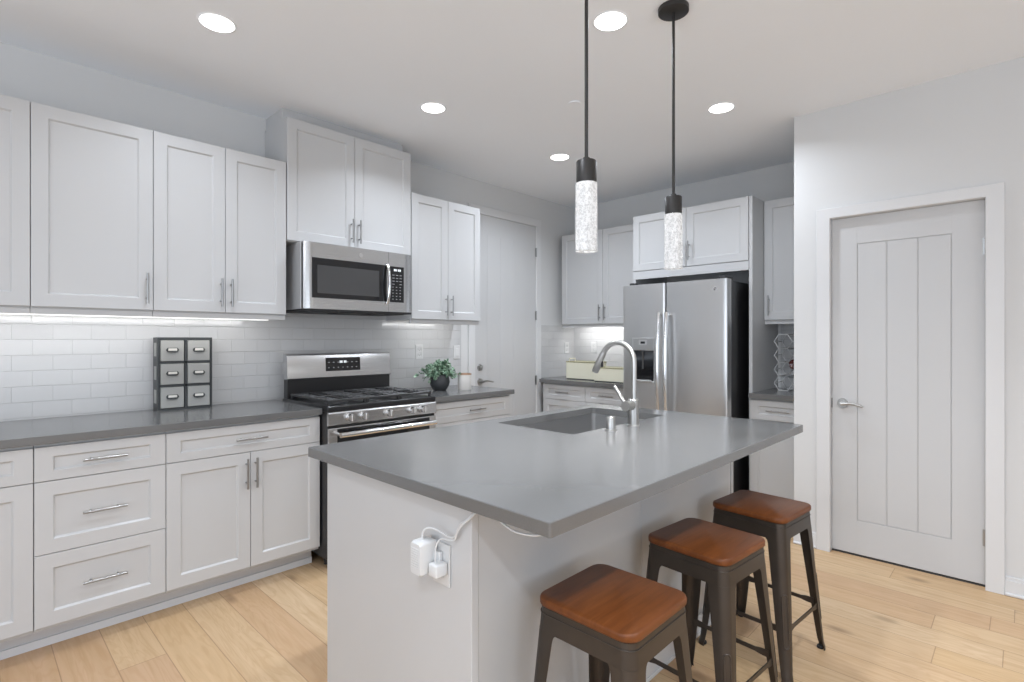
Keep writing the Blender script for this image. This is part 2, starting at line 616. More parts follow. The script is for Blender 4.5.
jb.box(DX0 - .001, DX0 + .003, YP, YP + T, 0, DZ).box(DX1 - .003, DX1 + .001, YP, YP + T, 0, DZ).box(DX0, DX1, YP, YP + T, DZ - .003, DZ)
struct(jb.build('trim_2', M['trim']))
gap_shade = MB().box(DX0, DX1, YP + .03, YP + .1, 0, 0.006)  # dark strip painted in for the shade below the door leaf
struct(gap_shade.build('trim_3', M['slot']), 'dark strip standing in for the shaded gap under the pantry door')

# tall door on the range wall
E0, E1, EZ = 3.177, 4.008, 2.440
F2 = FX(XL + 0.010)
lf = MB()
lf.fbox(F2, E0 + .003, E1 - .003, 0.012, EZ - .004, -0.008, 0.0, .0015)
for a, b in ((E0 + .15, E0 + .325), (E0 + .325, E0 + .505), (E0 + .505, E1 - .15)):
    lf.fbox(F2, a + .003, b - .003, .25, EZ - .18, -.001, 0.0022, .002)
d2 = struct(lf.build('door_2', M['door']), 'tall white plank door beyond the range counter')
lever(F2, E0 + .065, 0.926, 1, d2)
db = MB()
db.cyl(F2(E0 + .065, 1.052, 0), F2(E0 + .065, 1.052, .014), .031, .027, 22)
db.fbox(F2, E0 + .058, E0 + .072, 1.036, 1.068, .014, .026, .003)
db.build('deadbolt', M['nickel'], d2, 40)
MB().fbox(F2, E0 + .0, E0 + .006, .90, .955, -0.002, 0.002).build('latch_plate', M['nickel'], d2)
for z in (2.178, 1.545, 0.897, 0.25):
    hinge(F2, E1 - .002, z, d2)
cs = MB()
F2w = FX(XL)
casing(cs, F2w, E0 + .003, E1 - .003, EZ - .003, E0 - CW, E1 + .070, EZ + CW, .02)
struct(cs.build('trim_4', M['trim']), 'white casing around the tall door')

def baseboard(name, x0, x1):
    b = MB()
    b.fbox(FW, x0, x1, 0, .078, 0, .014, .001)
    b.fbox(FW, x0, x1, .076, .096, 0, .009, .003)
    b.fbox(FW, x0, x1, 0, .016, .013, .024, .004)
    struct(b.build(name, M['trim']), 'white baseboard on the pantry wall')
baseboard('baseboard_pantry_left', XP, DX0 - CW)
baseboard('baseboard_pantry_right', DX1 + CW, RIGHT)

# ------------------------------------------------------------------ backsplashes
def splash(name, m, label, *boxes):
    b = MB()
    for q in boxes:
        b.box(*q)
    return struct(b.build(name, m), label)
splash('trim_5', M['tile_y'], 'white subway tile backsplash behind the range', (XL, XL + .008, -0.275, 3.022, .90, 1.50))
splash('trim_6', M['tile_y'], 'white subway tile backsplash beside the tall door', (XL, XL + .008, 4.080, YB, .90, 1.45))
splash('trim_7', M['tile_x'], 'white subway tile backsplash behind the baskets', (XL + .008, -2.46, YB - .008, YB, .90, 1.45))
splash('trim_8', M['tile_x'], 'tile backsplash behind the wire bottle rack', (-1.43, XP, YB - .008, YB, .90, 1.45))

# ------------------------------------------------------------------ cabinet building blocks
def shaker(F, u0, u1, z0, z1, name, parent, stile=.058, rail=None, t=.019, g=.0014):
    rail = stile if rail is None else rail
    u0 += g; u1 -= g; z0 += g; z1 -= g
    b = .0016
    def ring(iu, iz, d):
        return [F(u0 + iu, z0 + iz, d), F(u1 - iu, z0 + iz, d), F(u1 - iu, z1 - iz, d), F(u0 + iu, z1 - iz, d)]
    rings = [ring(0, 0, -t), ring(0, 0, -b), ring(b, b, 0), ring(stile, rail, 0), ring(stile + .002, rail + .002, -.0015),
             ring(stile + .007, rail + .007, -.0085), ring(stile + .009, rail + .009, -.009)]
    return MB().loft(rings).build(name, M['cabinet'], parent)

def pull(F, uc, zc, vertical, parent, L=.155):
    h = MB()
    s, r, so = .048, .0055, .030
    ax = (lambda k: (uc, zc + k)) if vertical else (lambda k: (uc + k, zc))
    a, b = ax(-L / 2), ax(L / 2)
    h.cyl(F(a[0], a[1], so), F(b[0], b[1], so), r, n=12)
    for k in (-s, s):
        p = ax(k)
        h.cyl(F(p[0], p[1], -.0005), F(p[0], p[1], so), .0042, n=8)
    o = h.build('handle', M['pull'], parent, 40)
    o['label'] = 'brushed nickel bar handle'
    return o

def front(F, kind, u0, u1, z0, z1, parent, hu=None, hz=None, stile=.058, rail=None):
    o = shaker(F, u0, u1, z0, z1, kind, parent, stile, rail)
    if hu is not None:
        pull(F, hu, hz, kind == 'door', o)
    return o

CT0, CT1 = .880, .914      # worktop underside and top
BZ, DZ1, DZ2, BT = .121, .7225, .421, .866

# ---- base cabinets on the range wall
FB = FX(-2.90)
def base_x(y0, y1, label, group='white base cabinets along the range wall'):
    t = thing('base_cabinet', label, 'cabinet', (-2.92, (y0 + y1) / 2, 0), group)
    MB().box(XL + .009, -2.9195, y0 + .001, y1 - .001, .105, CT0 - .001).build('carcass', M['cabinet'], t)
    k = MB().box(XL + .02, -3.012, y0, y1, 0, .105)
    k.box(-3.012, -3.004, y0, y1, 0, .034)
    k.build('toe_kick', M['toe'], t)
    return t
t = base_x(-.262, .203, 'base cabinet cut off by the left picture edge, left of the three drawer cabinet')
front(FB, 'drawer', -.262, .203, DZ1, BT, t, -.03, .795, rail=.04)
front(FB, 'door', -.262, .203, BZ, DZ1, t, -.21, .62)
t = base_x(.203, .666, 'white base cabinet with a stack of three drawers')
front(FB, 'drawer', .203, .666, DZ1, BT, t, .4345, .795, rail=.04)
front(FB, 'drawer', .203, .666, DZ2, DZ1, t, .4345, .572)
front(FB, 'drawer', .203, .666, BZ, DZ2, t, .4345, .272)
t = base_x(.666, 1.424, 'base cabinet with one wide drawer over two doors, left of the range')
front(FB, 'drawer', .666, 1.424, DZ1, BT, t, 1.045, .795, rail=.04)
front(FB, 'door', .666, 1.045, BZ, DZ1, t, 1.022, .615)
front(FB, 'door', 1.045, 1.424, BZ, DZ1, t, 1.068, .615)
t = base_x(2.198, 2.990, 'base cabinet right of the range, below the potted plant')
front(FB, 'drawer', 2.198, 2.990, DZ1, BT, t, 2.62, .795, rail=.04)
front(FB, 'door', 2.198, 2.594, BZ, DZ1, t, 2.57, .615)
front(FB, 'door', 2.594, 2.990, BZ, DZ1, t, 2.62, .615)

def worktop(box, label):
    o = MB().box(*box, CT0, CT1, .002, 2).build('countertop', M['quartz'])
    return tag(o, label, 'countertop', 'grey quartz countertops')
worktop((XL + .0085, -2.875, -.275, 1.426), 'long grey countertop left of the range under the drawer organizer')
worktop((XL + .0085, -2.875, 2.194, 3.010), 'short grey countertop right of the range under the potted plant')

# ---- wall cabinets on the range wall
FU = FX(-3.20)
UB, UT = 1.456, 2.376
def wall_x(y0, y1, label, z0=UB, z1=UT, rail=True, group='white wall cabinets along the range wall'):
    t = thing('wall_cabinet', label, 'cabinet', (-3.22, (y0 + y1) / 2, z0), group)
    MB().box(XL + .009 if z0 < 1.5 else XL + .001, -3.2195, y0 + .001, y1 - .001, z0 - .004, z1).build('carcass', M['cabinet'], t)
    if rail:
        MB().box(-3.236, -3.217, y0 + .001, y1 - .001, 1.424, z0 - .004, .001).build('light_rail', M['cabinet'], t)
    return t
t = wall_x(-.262, .213, 'wall cabinet cut off by the left picture edge')
front(FU, 'door', -.262, .213, UB, UT, t, -.21, 1.58)
t = wall_x(.213, .679, 'wide single door wall cabinet above the three drawers')
front(FU, 'door', .213, .679, UB, UT, t, .650, 1.566)
t = wall_x(.679, 1.358, 'two door wall cabinet left of the microwave')
front(FU, 'door', .679, 1.019, UB, UT, t, .994, 1.566)
front(FU, 'door', 1.019, 1.358, UB, UT, t, 1.047, 1.566)
t = wall_x(1.362, 2.262, 'tall two door wall cabinet above the microwave reaching the ceiling', 1.908, 2.655, False)
front(FU, 'door', 1.362, 1.8135, 1.908, 2.655, t, 1.786, 2.02)
front(FU, 'door', 1.8135, 2.262, 1.908, 2.655, t, 1.841, 2.02)
MB().box(XL + .001, -3.292, 1.372, 2.252, 2.656, CEIL - .001).build('ceiling_filler', M['cabinet'], t)
t = wall_x(2.268, 2.945, 'small two door wall cabinet right of the microwave above the plant')
front(FU, 'door', 2.268, 2.607, UB, UT, t, 2.580, 1.566)
front(FU, 'door', 2.607, 2.945, UB, UT, t, 2.634, 1.566)

# ---- under-cabinet strip lights
def strip_x(y0, y1, label, zl):
    t = thing('strip_light', label, 'light', (-3.27, (y0 + y1) / 2, 1.43), 'under cabinet strip lights')
    MB().box(-3.345, -3.305, y0, y1, zl + .008, 1.4515).build('channel', M['aluminium'], t)
    MB().box(-3.343, -3.307, y0 + .004, y1 - .004, zl, zl + .008, .002).build('diffuser', M['led'], t)
    area_light('strip_glow', (-3.322, (y0 + y1) / 2, zl - .004), (0, math.radians(42), 0), .03, y1 - y0 - .02, STRIP_W * (y1 - y0))
strip_x(-.24, 1.30, 'long lit strip light under the wall cabinets left of the microwave', 1.4235)
strip_x(2.37, 2.91, 'short lit strip light under the small cabinet right of the microwave', 1.436)
t = thing('strip_light', 'lit strip light under the back corner cabinet above the baskets', 'light', (-3.0, 4.39, 1.43), 'under cabinet strip lights')
MB().box(-3.42, -2.52, 4.450, 4.490, 1.442, 1.4515).build('channel', M['aluminium'], t)
MB().box(-3.416, -2.524, 4.452, 4.488, 1.435, 1.442, .002).build('diffuser', M['led'], t)
area_light('strip_glow', (-2.97, 4.462, 1.431), (math.radians(42), 0, 0), .88, .03, STRIP_W * 1.9)

# ---- back wall cabinets
FUB = FY(4.315)
t = thing('wall_cabinet', 'two door wall cabinet in the back corner left of the refrigerator', 'cabinet', (-2.95, 4.33, UB), 'white wall cabinets on the back wall')
MB().box(-3.448, -2.466, 4.3345, YB - .009, UB - .004, UT).build('carcass', M['cabinet'], t)
MB().box(-3.448, -2.466, 4.332, 4.351, 1.424, UB - .004, .001).build('light_rail', M['cabinet'], t)
front(FUB, 'door', -3.448, -2.944, UB, UT, t, -2.972, 1.566)
front(FUB, 'door', -2.944, -2.468, UB, UT, t, -2.912, 1.566)
FC = FY(4.07)
t = thing('wall_cabinet', 'deep two door cabinet with side panels above the refrigerator', 'cabinet', (-1.967, 4.09, 0), 'white wall cabinets on the back wall')
MB().box(-2.458, -1.477, 4.0895, YB - .001, 1.894, UT).build('carcass', M['cabinet'], t)
MB().box(-2.462, -2.436, 4.078, YB - .001, 0, 1.893).build('side_panel', M['cabinet'], t)
MB().box(-1.476, -1.452, 4.078, YB - .001, 0, UT).build('side_panel', M['cabinet'], t)
MB().box(-2.434, -1.478, 4.074, 4.10, 1.826, 1.893).build('bottom_rail', M['cabinet'], t)
front(FC, 'door', -2.458, -1.969, 1.896, UT, t, -1.998, 2.02)
front(FC, 'door', -1.969, -1.478, 1.896, UT, t, -1.940, 2.02)
t = thing('wall_cabinet', 'narrow one door wall cabinet right of the refrigerator above the bottle rack', 'cabinet', (-1.25, 4.33, UB), 'white wall cabinets on the back wall')
MB().box(-1.450, XP - .002, 4.3345, YB - .009, UB - .004, UT).build('carcass', M['cabinet'], t)
MB().box(-1.450, XP - .002, 4.332, 4.351, 1.424, UB - .004, .001).build('light_rail', M['cabinet'], t)
front(FUB, 'door', -1.450, XP - .002, UB, UT, t, -1.412, 1.566)

FBB = FY(4.02)
def base_y(x0, x1, label):
    t = thing('base_cabinet', label, 'cabinet', ((x0 + x1) / 2, 4.04, 0), 'white base cabinets on the back wall')
    MB().box(x0 + .001, x1 - .001, 4.0395, YB - .009, .105, CT0 - .001).build('carcass', M['cabinet'], t)
    MB().box(x0 + .001, x1 - .001, 4.13, YB - .02, 0, .105).build('toe_kick', M['toe'], t)
    return t
t = base_y(-3.448, -2.464, 'back corner base cabinet with two drawers under the baskets')
front(FBB, 'drawer', -3.448, -2.935, DZ1, BT, t, -3.19, .795, rail=.04)
front(FBB, 'drawer', -2.935, -2.464, DZ1, BT, t, -2.69, .795, rail=.04)
front(FBB, 'door', -3.448, -2.935, BZ, DZ1, t, -2.965, .615)
front(FBB, 'door', -2.935, -2.464, BZ, DZ1, t, -2.905, .615)
t = base_y(-1.450, XP - .002, 'narrow base cabinet right of the refrigerator')
front(FBB, 'drawer', -1.450, XP - .002, DZ1, BT, t, -1.252, .795, rail=.04)
front(FBB, 'door', -1.450, XP - .002, BZ, DZ1, t, -1.41, .615)
o = MB().box(-3.470, -2.464, 3.985, YB - .0085, CT0, CT1, .002, 2).box(XL + .0085, -3.472, 4.082, YB - .0085, CT0, CT1).build('countertop', M['quartz'])
tag(o, 'grey countertop in the back corner under the cream baskets', 'countertop', 'grey quartz countertops')
o = MB().box(-1.4505, XP - .001, 3.99, YB - .0085, CT0, CT1, .002, 2).build('countertop', M['quartz'])
tag(o, 'small grey countertop right of the refrigerator under the bottle rack', 'countertop', 'grey quartz countertops')

# ------------------------------------------------------------------ microwave
y0, y1, z0, z1 = 1.420, 2.205, 1.494, 1.900
ys = 2.0035
t = thing('microwave', 'stainless steel over the range microwave with black window', 'microwave', (-3.3, 1.8125, z0))
MB().box(XL + .0095, -3.148, y0 + .003, y1 - .003, z0, z1, .002).build('housing', M['lit_side_steel'], t)
MB().box(-3.148, -3.132, y0 + .008, y1 - .008, z0 + .006, z1 - .003).build('gasket', M['gap_black'], t)
def bowed(y0, y1, z0, z1, xb, xf, bulge, edge0, edge1, n=14):
    prof = []
    for i in range(n + 1):
        q = i / n
        y = y0 + (y1 - y0) * q
        x = xf
        if edge0 and y - y0 < edge0:
            k = (y - y0) / edge0
            x -= bulge * (1 - math.sqrt(max(0, 1 - (1 - k) ** 2)))
        if edge1 and y1 - y < edge1:
            k = (y1 - y) / edge1
            x -= bulge * (1 - math.sqrt(max(0, 1 - (1 - k) ** 2)))
        prof.append((x, y))
    return prof + [(xb, y1), (xb, y0)]
door = MB().prism(bowed(y0, ys - .001, z0, z1, -3.132, -3.092, .016, .05, 0, 28), z0, z1 - .002).build('door', M['steel_h'], t, 30)
panel = MB().prism(bowed(ys + .001, y1, z0, z1, -3.132, -3.092, .030, 0, .075, 28), z0, z1 - .002).build('control_panel', M['steel_h'], t, 30)
Fm = FX(-3.092)
MB().fbox(Fm, 1.466, 1.990, 1.561, 1.806, -.002, .0012, .001).build('window', M['glass_black'], door)
MB().fbox(Fm, 1.500, 1.930, 1.590, 1.762, .001, .0017).build('window_screen', M['glass_grey'], door)
hp = [Fm(1.988, 1.548 + .262 * i / 12, .010 + .026 * math.sin(PI * i / 12) ** .7) for i in range(13)]
MB().tube(hp, .0105, 12).build('handle', M['chrome'], door, 40)
lg = MB().cyl(Fm(1.795, 1.852, -.001), Fm(1.795, 1.852, .0015), .0145, n=24)
lg.build('round_emblem', M['chrome'], door, 40)
MB().fbox(Fm, 2.014, 2.126, 1.560, 1.804, -.002, .0012, .001).build('keypad', M['glass_black'], panel)
kd = MB()
for i, w in enumerate((.010, .010, .004, .010, .010)):
    a = 2.045 + i * .0115
    kd.fbox(Fm, a, a + w * .8, 1.772, 1.787, .001, .0016)
kd.build('clock_digits', M['display'], panel)
for r in range(9):
    for q in range(3):
        a, b = 2.032 + q * .029, 1.747 - r * .0205
        if r in (3,) and q == 1:
            continue
        MB().fbox(Fm, a, a + (.018 if r < 4 else .010), b - .004, b, .001, .0016).build('key_marking', M['key'], panel)
ub = MB().box(XL + .02, -3.10, y0 + .01, y1 - .01, z0 - .012, z0)
for a in (1.47, 1.72, 1.97):
    ub.box(-3.40, -3.14, a, a + .19, z0 - .016, z0 - .012)
ub.build('underside_grille', M['black_matte'], t)

# ------------------------------------------------------------------ gas range
R0, R1 = 1.430, 2.190
t = thing('gas_range', 'stainless steel gas range with black cooktop under the microwave', 'range', (-3.15, 1.81, 0))
MB().box(-3.45, -2.832, R0, R1, .06, .895, .002).build('body', M['black'], t)
for a in (R0 + .05, R1 - .05):
    for b in (-3.40, -2.93):
        MB().cyl((b, a, 0), (b, a, .06), .018, n=12).build('levelling_foot', M['black_matte'], t, 40)
MB().box(-3.43, -2.818, R0 - .001, R1 + .001, .895, .929, .006, 3).build('cooktop', M['black'], t, 40)
# control fascia
cp = MB()
prof = [(-2.832, .817), (-2.818, .817), (-2.812, .823), (-2.814, .886), (-2.820, .893), (-2.832, .893)]
cp.loft([[(x, R0 + .001, z) for x, z in prof], [(x, R1 - .001, z) for x, z in prof]])
cp = cp.build('control_panel', M['steel_h'], t)
for yk in (1.560, 1.650, 1.822, 1.992, 2.074):
    k = MB()
    k.cyl((-2.814, yk, .856), (-2.806, yk, .856), .0265, .0255, 26)
    k.cyl((-2.806, yk, .856), (-2.782, yk, .856), .0225, .0205, 26)
    k.box(-2.783, -2.772, yk - .005, yk + .005, .836, .876, .002)
    k = k.build('knob', M['knob'], cp, 35)
# oven door
od = MB().box(-2.832, -2.814, R0 + .003, R1 - .003, .235, .803, .003, 2).build('oven_door', M['steel_h'], t)
MB().box(-2.815, -2.8125, R0 + .055, R1 - .055, .36, .796).build('window', M['glass_black'], od)
hd = MB()
hd.tube([(-2.757, R0 + .045 + (R1 - R0 - .09) * i / 10, .768) for i in range(11)], .0155, 14)
for a in (R0 + .06, R1 - .06):
    hd.cyl((-2.815, a, .768), (-2.757, a, .768), .011, n=12)
hd.build('handle', M['chrome'], od, 40)
MB().box(-2.832, -2.816, R0 + .003, R1 - .003, .075, .228, .003, 2).build('storage_drawer', M['steel_h'], t)
# backguard
bgd = MB()
prof = [(-3.415, .929), (-3.362, .929), (-3.362, 1.050), (-3.415, 1.050)]
bgd.loft([[(x, R0 + .004, z) for x, z in prof], [(x, R1 - .004, z) for x, z in prof]])
bgd = bgd.build('backguard', M['black'], t)
pf = []
for x, z in [(-3.418, 1.051), (-3.358, 1.051), (-3.352, 1.056), (-3.360, 1.196), (-3.368, 1.209), (-3.382, 1.215), (-3.418, 1.215)]:
    pf.append((x, z))
gp = MB().loft([[(x, R0, z) for x, z in pf], [(x, R1, z) for x, z in pf]]).build('backguard_panel', M['steel_h'], t, 30)
dsp = MB()
Fd = lambda u, z, d: (-3.3525 - (z - 1.056) * .008 / .14 + d, u, z)
def slanted(mb, u0, u1, za, zb, d):
    mb.loft([[Fd(u0, za, -.003), Fd(u1, za, -.003), Fd(u1, zb, -.003), Fd(u0, zb, -.003)], [Fd(u0, za, d), Fd(u1, za, d), Fd(u1, zb, d), Fd(u0, zb, d)]])
slanted(dsp, 1.687, 1.943, 1.094, 1.184, .0012)
dsp.build('display', M['glass_black'], gp)
dg = MB()
for i, w in enumerate((.009, .009, .003, .009, .009)):
    slanted(dg, 1.788 + i * .0105, 1.788 + i * .0105 + w * .85, 1.147, 1.163, .0018)
dg.build('clock_digits', M['display'], gp)
for q in range(7):
    for za, wk in ((1.150, .011), (1.115, .009)):
        if q == 3 and za > 1.13:
            continue
        dk = MB()
        slanted(dk, 1.705 + q * .034, 1.705 + q * .034 + wk, za, za + .005, .0017)
        dk.build('key_marking', M['key'], gp)
# burners and grates
for bx, by, br in ((-3.24, 1.57, .040), (-2.98, 1.57, .048), (-3.11, 1.81, .052), (-3.24, 2.05, .036), (-2.98, 2.05, .048)):
    b = MB().lathe((bx, by, .929), [(br + .014, 0), (br + .012, .006), (br, .009), (br, .018), (br - .004, .021), (0.004, .022)])
    b.build('burner', M['iron'], t, 40)
def grate(ya, yb):
    g = MB()
    xa, xb, zt, zb = -3.345, -2.845, .962, .931
    w = .0055
    for yy in (ya, yb):
        g.box(xa, xb, yy - w, yy + w, zt - .014, zt, .002)
    for xx in (xa + w, xb - w, (xa + xb) / 2):
        g.box(xx - w, xx + w, ya, yb, zt - .014, zt, .002)
    ym = (ya + yb) / 2
    for k in range(9):
        xx = xa + .035 + k * (xb - xa - .07) / 8
        g.box(xx - .0045, xx + .0045, ya - .004, ya + (yb - ya) * .30, zt - .013, zt + .001, .002)
        g.box(xx - .0045, xx + .0045, yb - (yb - ya) * .30, yb + .004, zt - .013, zt + .001, .002)
    g.box(xa, xb, ym - .005, ym + .005, zt - .012, zt, .002)
    for xx in (xa + .01, xb - .01):
        for yy in (ya + .004, yb - .004):
            g.box(xx - .008, xx + .008, yy - .006, yy + .006, zb - .002, zt - .006)
    g.build('grate', M['iron'], t)
grate(1.450, 1.687)
grate(1.697, 1.924)
grate(1.934, 2.170)

# ------------------------------------------------------------------ refrigerator
XF0, XF1, YF = -2.378, -1.520, 3.770
t = thing('refrigerator', 'side by side stainless steel refrigerator with water dispenser', 'refrigerator', (-1.95, 4.1, 0))
MB().box(XF0 + .006, XF1 - .006, 3.872, 4.60, .035, 1.735, .004).build('cabinet_body', M['black'], t)
for a in (XF0 + .06, XF1 - .06):
    for b in (3.93, 4.52):
        MB().cyl((a, b, 0), (a, b, .036), .022, n=12).build('levelling_foot', M['black_matte'], t, 40)
MB().box(XF0 + .012, XF1 - .012, 3.856, 3.873, .06, 1.73).build('gasket', M['gap_black'], t)
MB().box(XF0 + .01, XF1 - .01, 3.86, 3.874, .036, .058).build('toe_grille', M['black_matte'], t)
def fdoor(x0, x1, name):
    pts = []
    n = 24
    r = .014
    for i in range(n + 1):
        q = i / n
        x = x0 + (x1 - x0) * (0.5 - 0.5 * math.cos(PI * q))
        e = min(x - x0, x1 - x)
        y = YF + .010 * (2 * (x - (x0 + x1) / 2) / (x1 - x0)) ** 2
        if e < r:
            y += r - math.sqrt(max(0, r * r - (r - e) ** 2))
        pts.append((x, y))
    pts += [(x1, 3.856), (x0, 3.856)]
    return MB().prism(pts, .062, 1.744).build(name, M['steel_v'], t, 30)
SX = -1.9965
dl = fdoor(XF0, SX - .0035, 'freezer_door')
dr = fdoor(SX + .0035, XF1, 'refrigerator_door')
for a in (XF0 + .05, XF1 - .07):
    MB().box(a, a + .05, 3.80, 3.94, 1.7355, 1.765, .006, 2).build('hinge_cover', M['black_matte'], t)
Ff = FY(YF)
def fhandle(xc, parent):
    h = MB()
    n = 20
    za, zb = .64, 1.512
    pts = [Ff(xc, za + (zb - za) * i / n, .030 + .030 * math.sin(PI * i / n) ** .6) for i in range(n + 1)]
    h.tube(pts, .0155, 14)
    for z in (za + .015, zb - .015):
        h.cyl(Ff(xc, z, -.012), Ff(xc, z, .034), .012, .012, 12)
    h.build('handle', M['chrome'], parent, 40)
fhandle(-2.030, dl)
fhandle(-1.966, dr)
# dispenser in the left door
dsx0, dsx1, dsz0, dsz1 = -2.288, -2.080, .962, 1.318
dp = MB()
dp.fbox(Ff, dsx0, dsx1, dsz0, dsz0 + .014, -.012, .006, .003)
dp.fbox(Ff, dsx0, dsx0 + .012, dsz0 + .014, dsz1, -.012, .003, .002)
dp.fbox(Ff, dsx1 - .012, dsx1, dsz0 + .014, dsz1, -.012, .003, .002)
dp.fbox(Ff, dsx0 + .012, dsx1 - .012, dsz1 - .10, dsz1, -.012, .003, .002)
dp = dp.build('dispenser', M['steel_sink'], dl)
MB().fbox(Ff, dsx0 + .012, dsx1 - .012, dsz0 + .014, dsz1 - .10, -.012, .0006).build('recess', M['glass_black'], dp)
MB().fbox(Ff, -2.222, -2.150, 1.262, 1.300, .002, .0042, .001).build('display_bezel', M['aluminium'], dp)
MB().fbox(Ff, -2.206, -2.166, 1.272, 1.290, .004, .005).build('display', M['glass_black'], dp)
nz = MB().cyl(Ff(-2.186, 1.216, .004), Ff(-2.186, 1.185, .004), .011, .007, 12)
nz.fbox(Ff, -2.193, -2.179, 1.07, 1.185, .001, .004, .001)
nz.build('spigot', M['slot'], dp)
MB().fbox(Ff, dsx0 + .03, dsx1 - .03, dsz0 + .014, dsz0 + .022, .0, .007, .002).build('drip_tray', M['aluminium'], dp)
em = MB().cyl(Ff(-1.604, 1.671, -.006), Ff(-1.604, 1.671, .0012), .017, n=24)
em = em.build('round_emblem', M['chrome'], dr, 40)
ml = MB()
ml.tube([Ff(-1.602 + .0065 * math.cos(q), 1.674 + .0065 * math.sin(q), .0016) for q in [2 * PI * i / 16 for i in range(16)]], .0018, 6, True)
ml.fbox(Ff, -1.6105, -1.607, 1.659, 1.676, .0006, .0026)
ml.build('emblem_mark', M['slot'], em)

# ------------------------------------------------------------------ island
IX0, IX1, IY0, IY1 = -1.830, -1.040, .926, 2.665
t = thing('kitchen_island', 'white kitchen island base with flat panels facing the stools', 'island', (-1.43, 1.8, 0))
MB().box(IX0 + .02, IX1 - .012, IY0 + .024, IY1 - .001, .0, .655).build('carcass', M['cabinet'], t)
MB().box(IX0, IX1, IY0, IY0 + .024, 0, CT0 - .001, .0012).build('end_panel', M['cabinet'], t)
MB().box(IX1 - .012, IX1 - .003, IY0 + .0265, 1.785, .0, CT0 - .001, .001).build('back_panel', M['cabinet'], t)
MB().box(IX1 - .012, IX1 - .003, 1.7865, IY1 - .03, .0, CT0 - .001, .001).build('back_panel', M['cabinet'], t)
MB().box(IX0 + .02, IX1, IY1 - .028, IY1, .0, CT0 - .001, .001).build('end_panel', M['cabinet'], t)
bb = MB().box(IX1 - .003, IX1 + .005, IY0 + .03, IY1 - .001, 0, .085, .003)
bb.box(IX1 + .005, IX1 + .010, IY0 + .03, IY1 - .001, 0, .016, .002)
bb.build('base_moulding', M['trim'], t)
FI = lambda u, z, d: (IX0 + .02 - .0195 - d + .019, u, z)
for a, b in ((IY0 + .03, 1.76), (1.76, IY1 - .03)):
    shaker(lambda u, z, d: (IX0 + .0 - d, u, z), a, b, .12, .86, 'door', t)

# worktop with sink cut-out
SX0, SX1, SY0, SY1 = -1.795, -1.345, 1.757, 2.535
w = MB()
def ringz(x0, x1, y0, y1, z, r, n=5):
    return [(a, b, z) for a, b in rrect((x1 - x0) / 2, (y1 - y0) / 2, r, n, (x0 + x1) / 2, (y0 + y1) / 2)]
ox0, ox1, oy0, oy1 = -1.890, -.735, .880, 2.705
rings = [ringz(SX0, SX1, SY0, SY1, CT1, .02), ringz(ox0 + .002, ox1 - .002, oy0 + .002, oy1 - .002, CT1, .004),
         ringz(ox0, ox1, oy0, oy1, CT1 - .002, .006), ringz(ox0, ox1, oy0, oy1, CT0, .006),
         ringz(SX0, SX1, SY0, SY1, CT0, .02), ringz(SX0, SX1, SY0, SY1, CT1, .02)]
w.loft(rings, True, False)
o = w.build('countertop', M['quartz'], None, None, True)
tag(o, 'large grey island countertop with the sink cut into it', 'countertop', 'grey quartz countertops')

# sink
t = thing('kitchen_sink', 'undermount stainless steel sink in the island countertop', 'sink', (-1.557, 2.13, .68))
b = MB()
zb = .672
e = .004
b.loft([ringz(SX0 - .02, SX1 + .02, SY0 - .02, SY1 + .02, CT0 - .0005, .03), ringz(SX0 - e, SX1 + e, SY0 - e, SY1 + e, CT0 - .0005, .022),
        ringz(SX0 - e + .001, SX1 + e - .001, SY0 - e + .001, SY1 + e - .001, zb + .02, .022), ringz(SX0 + .018, SX1 - .018, SY0 + .018, SY1 - .018, zb, .022),
        ringz(-1.61, -1.50, 2.07, 2.18, zb - .004, .05)], True, False)
b.poly(ringz(-1.61, -1.50, 2.07, 2.18, zb - .004, .05))
b.build('basin', M['steel_sink'], t, 30, True)
MB().lathe((-1.555, 2.125, zb - .004), [(.052, 0), (.050, .004), (.036, .003), (.030, .001), (.004, .001)]).build('drain', M['chrome'], t, 40)

# faucet
fx, fy = -1.288, 2.136
t = thing('kitchen_faucet', 'brushed nickel pull-down faucet with high arched spout beside the sink', 'faucet', (fx, fy, CT1))
MB().lathe((fx, fy, CT1), [(.029, 0), (.029, .004), (.0255, .006), (.0255, .118), (.022, .122), (.004, .122)]).build('body', M['nickel'], t, 40)
pts = [(fx + .004, fy, CT1 + .118 + (1.205 - CT1 - .118) * i / 7) for i in range(7)]
zc, R = 1.205, .088
cxx = fx + .004 - R
for i in range(1, 19):
    a = math.radians(156) * i / 18
    pts.append((cxx + R * math.cos(a), fy, zc + R * math.sin(a)))
MB().tube(pts, .0120, 16).build('spout', M['nickel'], t, 40)
p1 = Vector(pts[-1]); dv = (Vector(pts[-1]) - Vector(pts[-2])).normalized()
sh = MB()
sh.tube([p1 - dv * .006, p1 + dv * .006, p1 + dv * .04, p1 + dv * .098, p1 + dv * .102], [.0125, .0145, .0160, .0170, .0150], 18)
sh = sh.build('spray_head', M['nickel'], t, 40)
q = p1 + dv * .05
MB().box(q.x + .012, q.x + .021, q.y - .006, q.y + .006, q.z - .022, q.z + .012, .002).build('spray_button', M['black_matte'], sh)
lv = MB()
lv.cyl((fx, fy - .015, 1.008), (fx, fy - .068, 1.008), .0225, .0225, 22)
lv.tube([(fx - .004, fy - .056, 1.010), (fx - .020, fy - .058, 1.035), (fx - .045, fy - .060, 1.072), (fx - .062, fy - .062, 1.095)], [.0105, .0095, .0085, .0075], 10)
lv.build('lever', M['nickel'], t, 40)

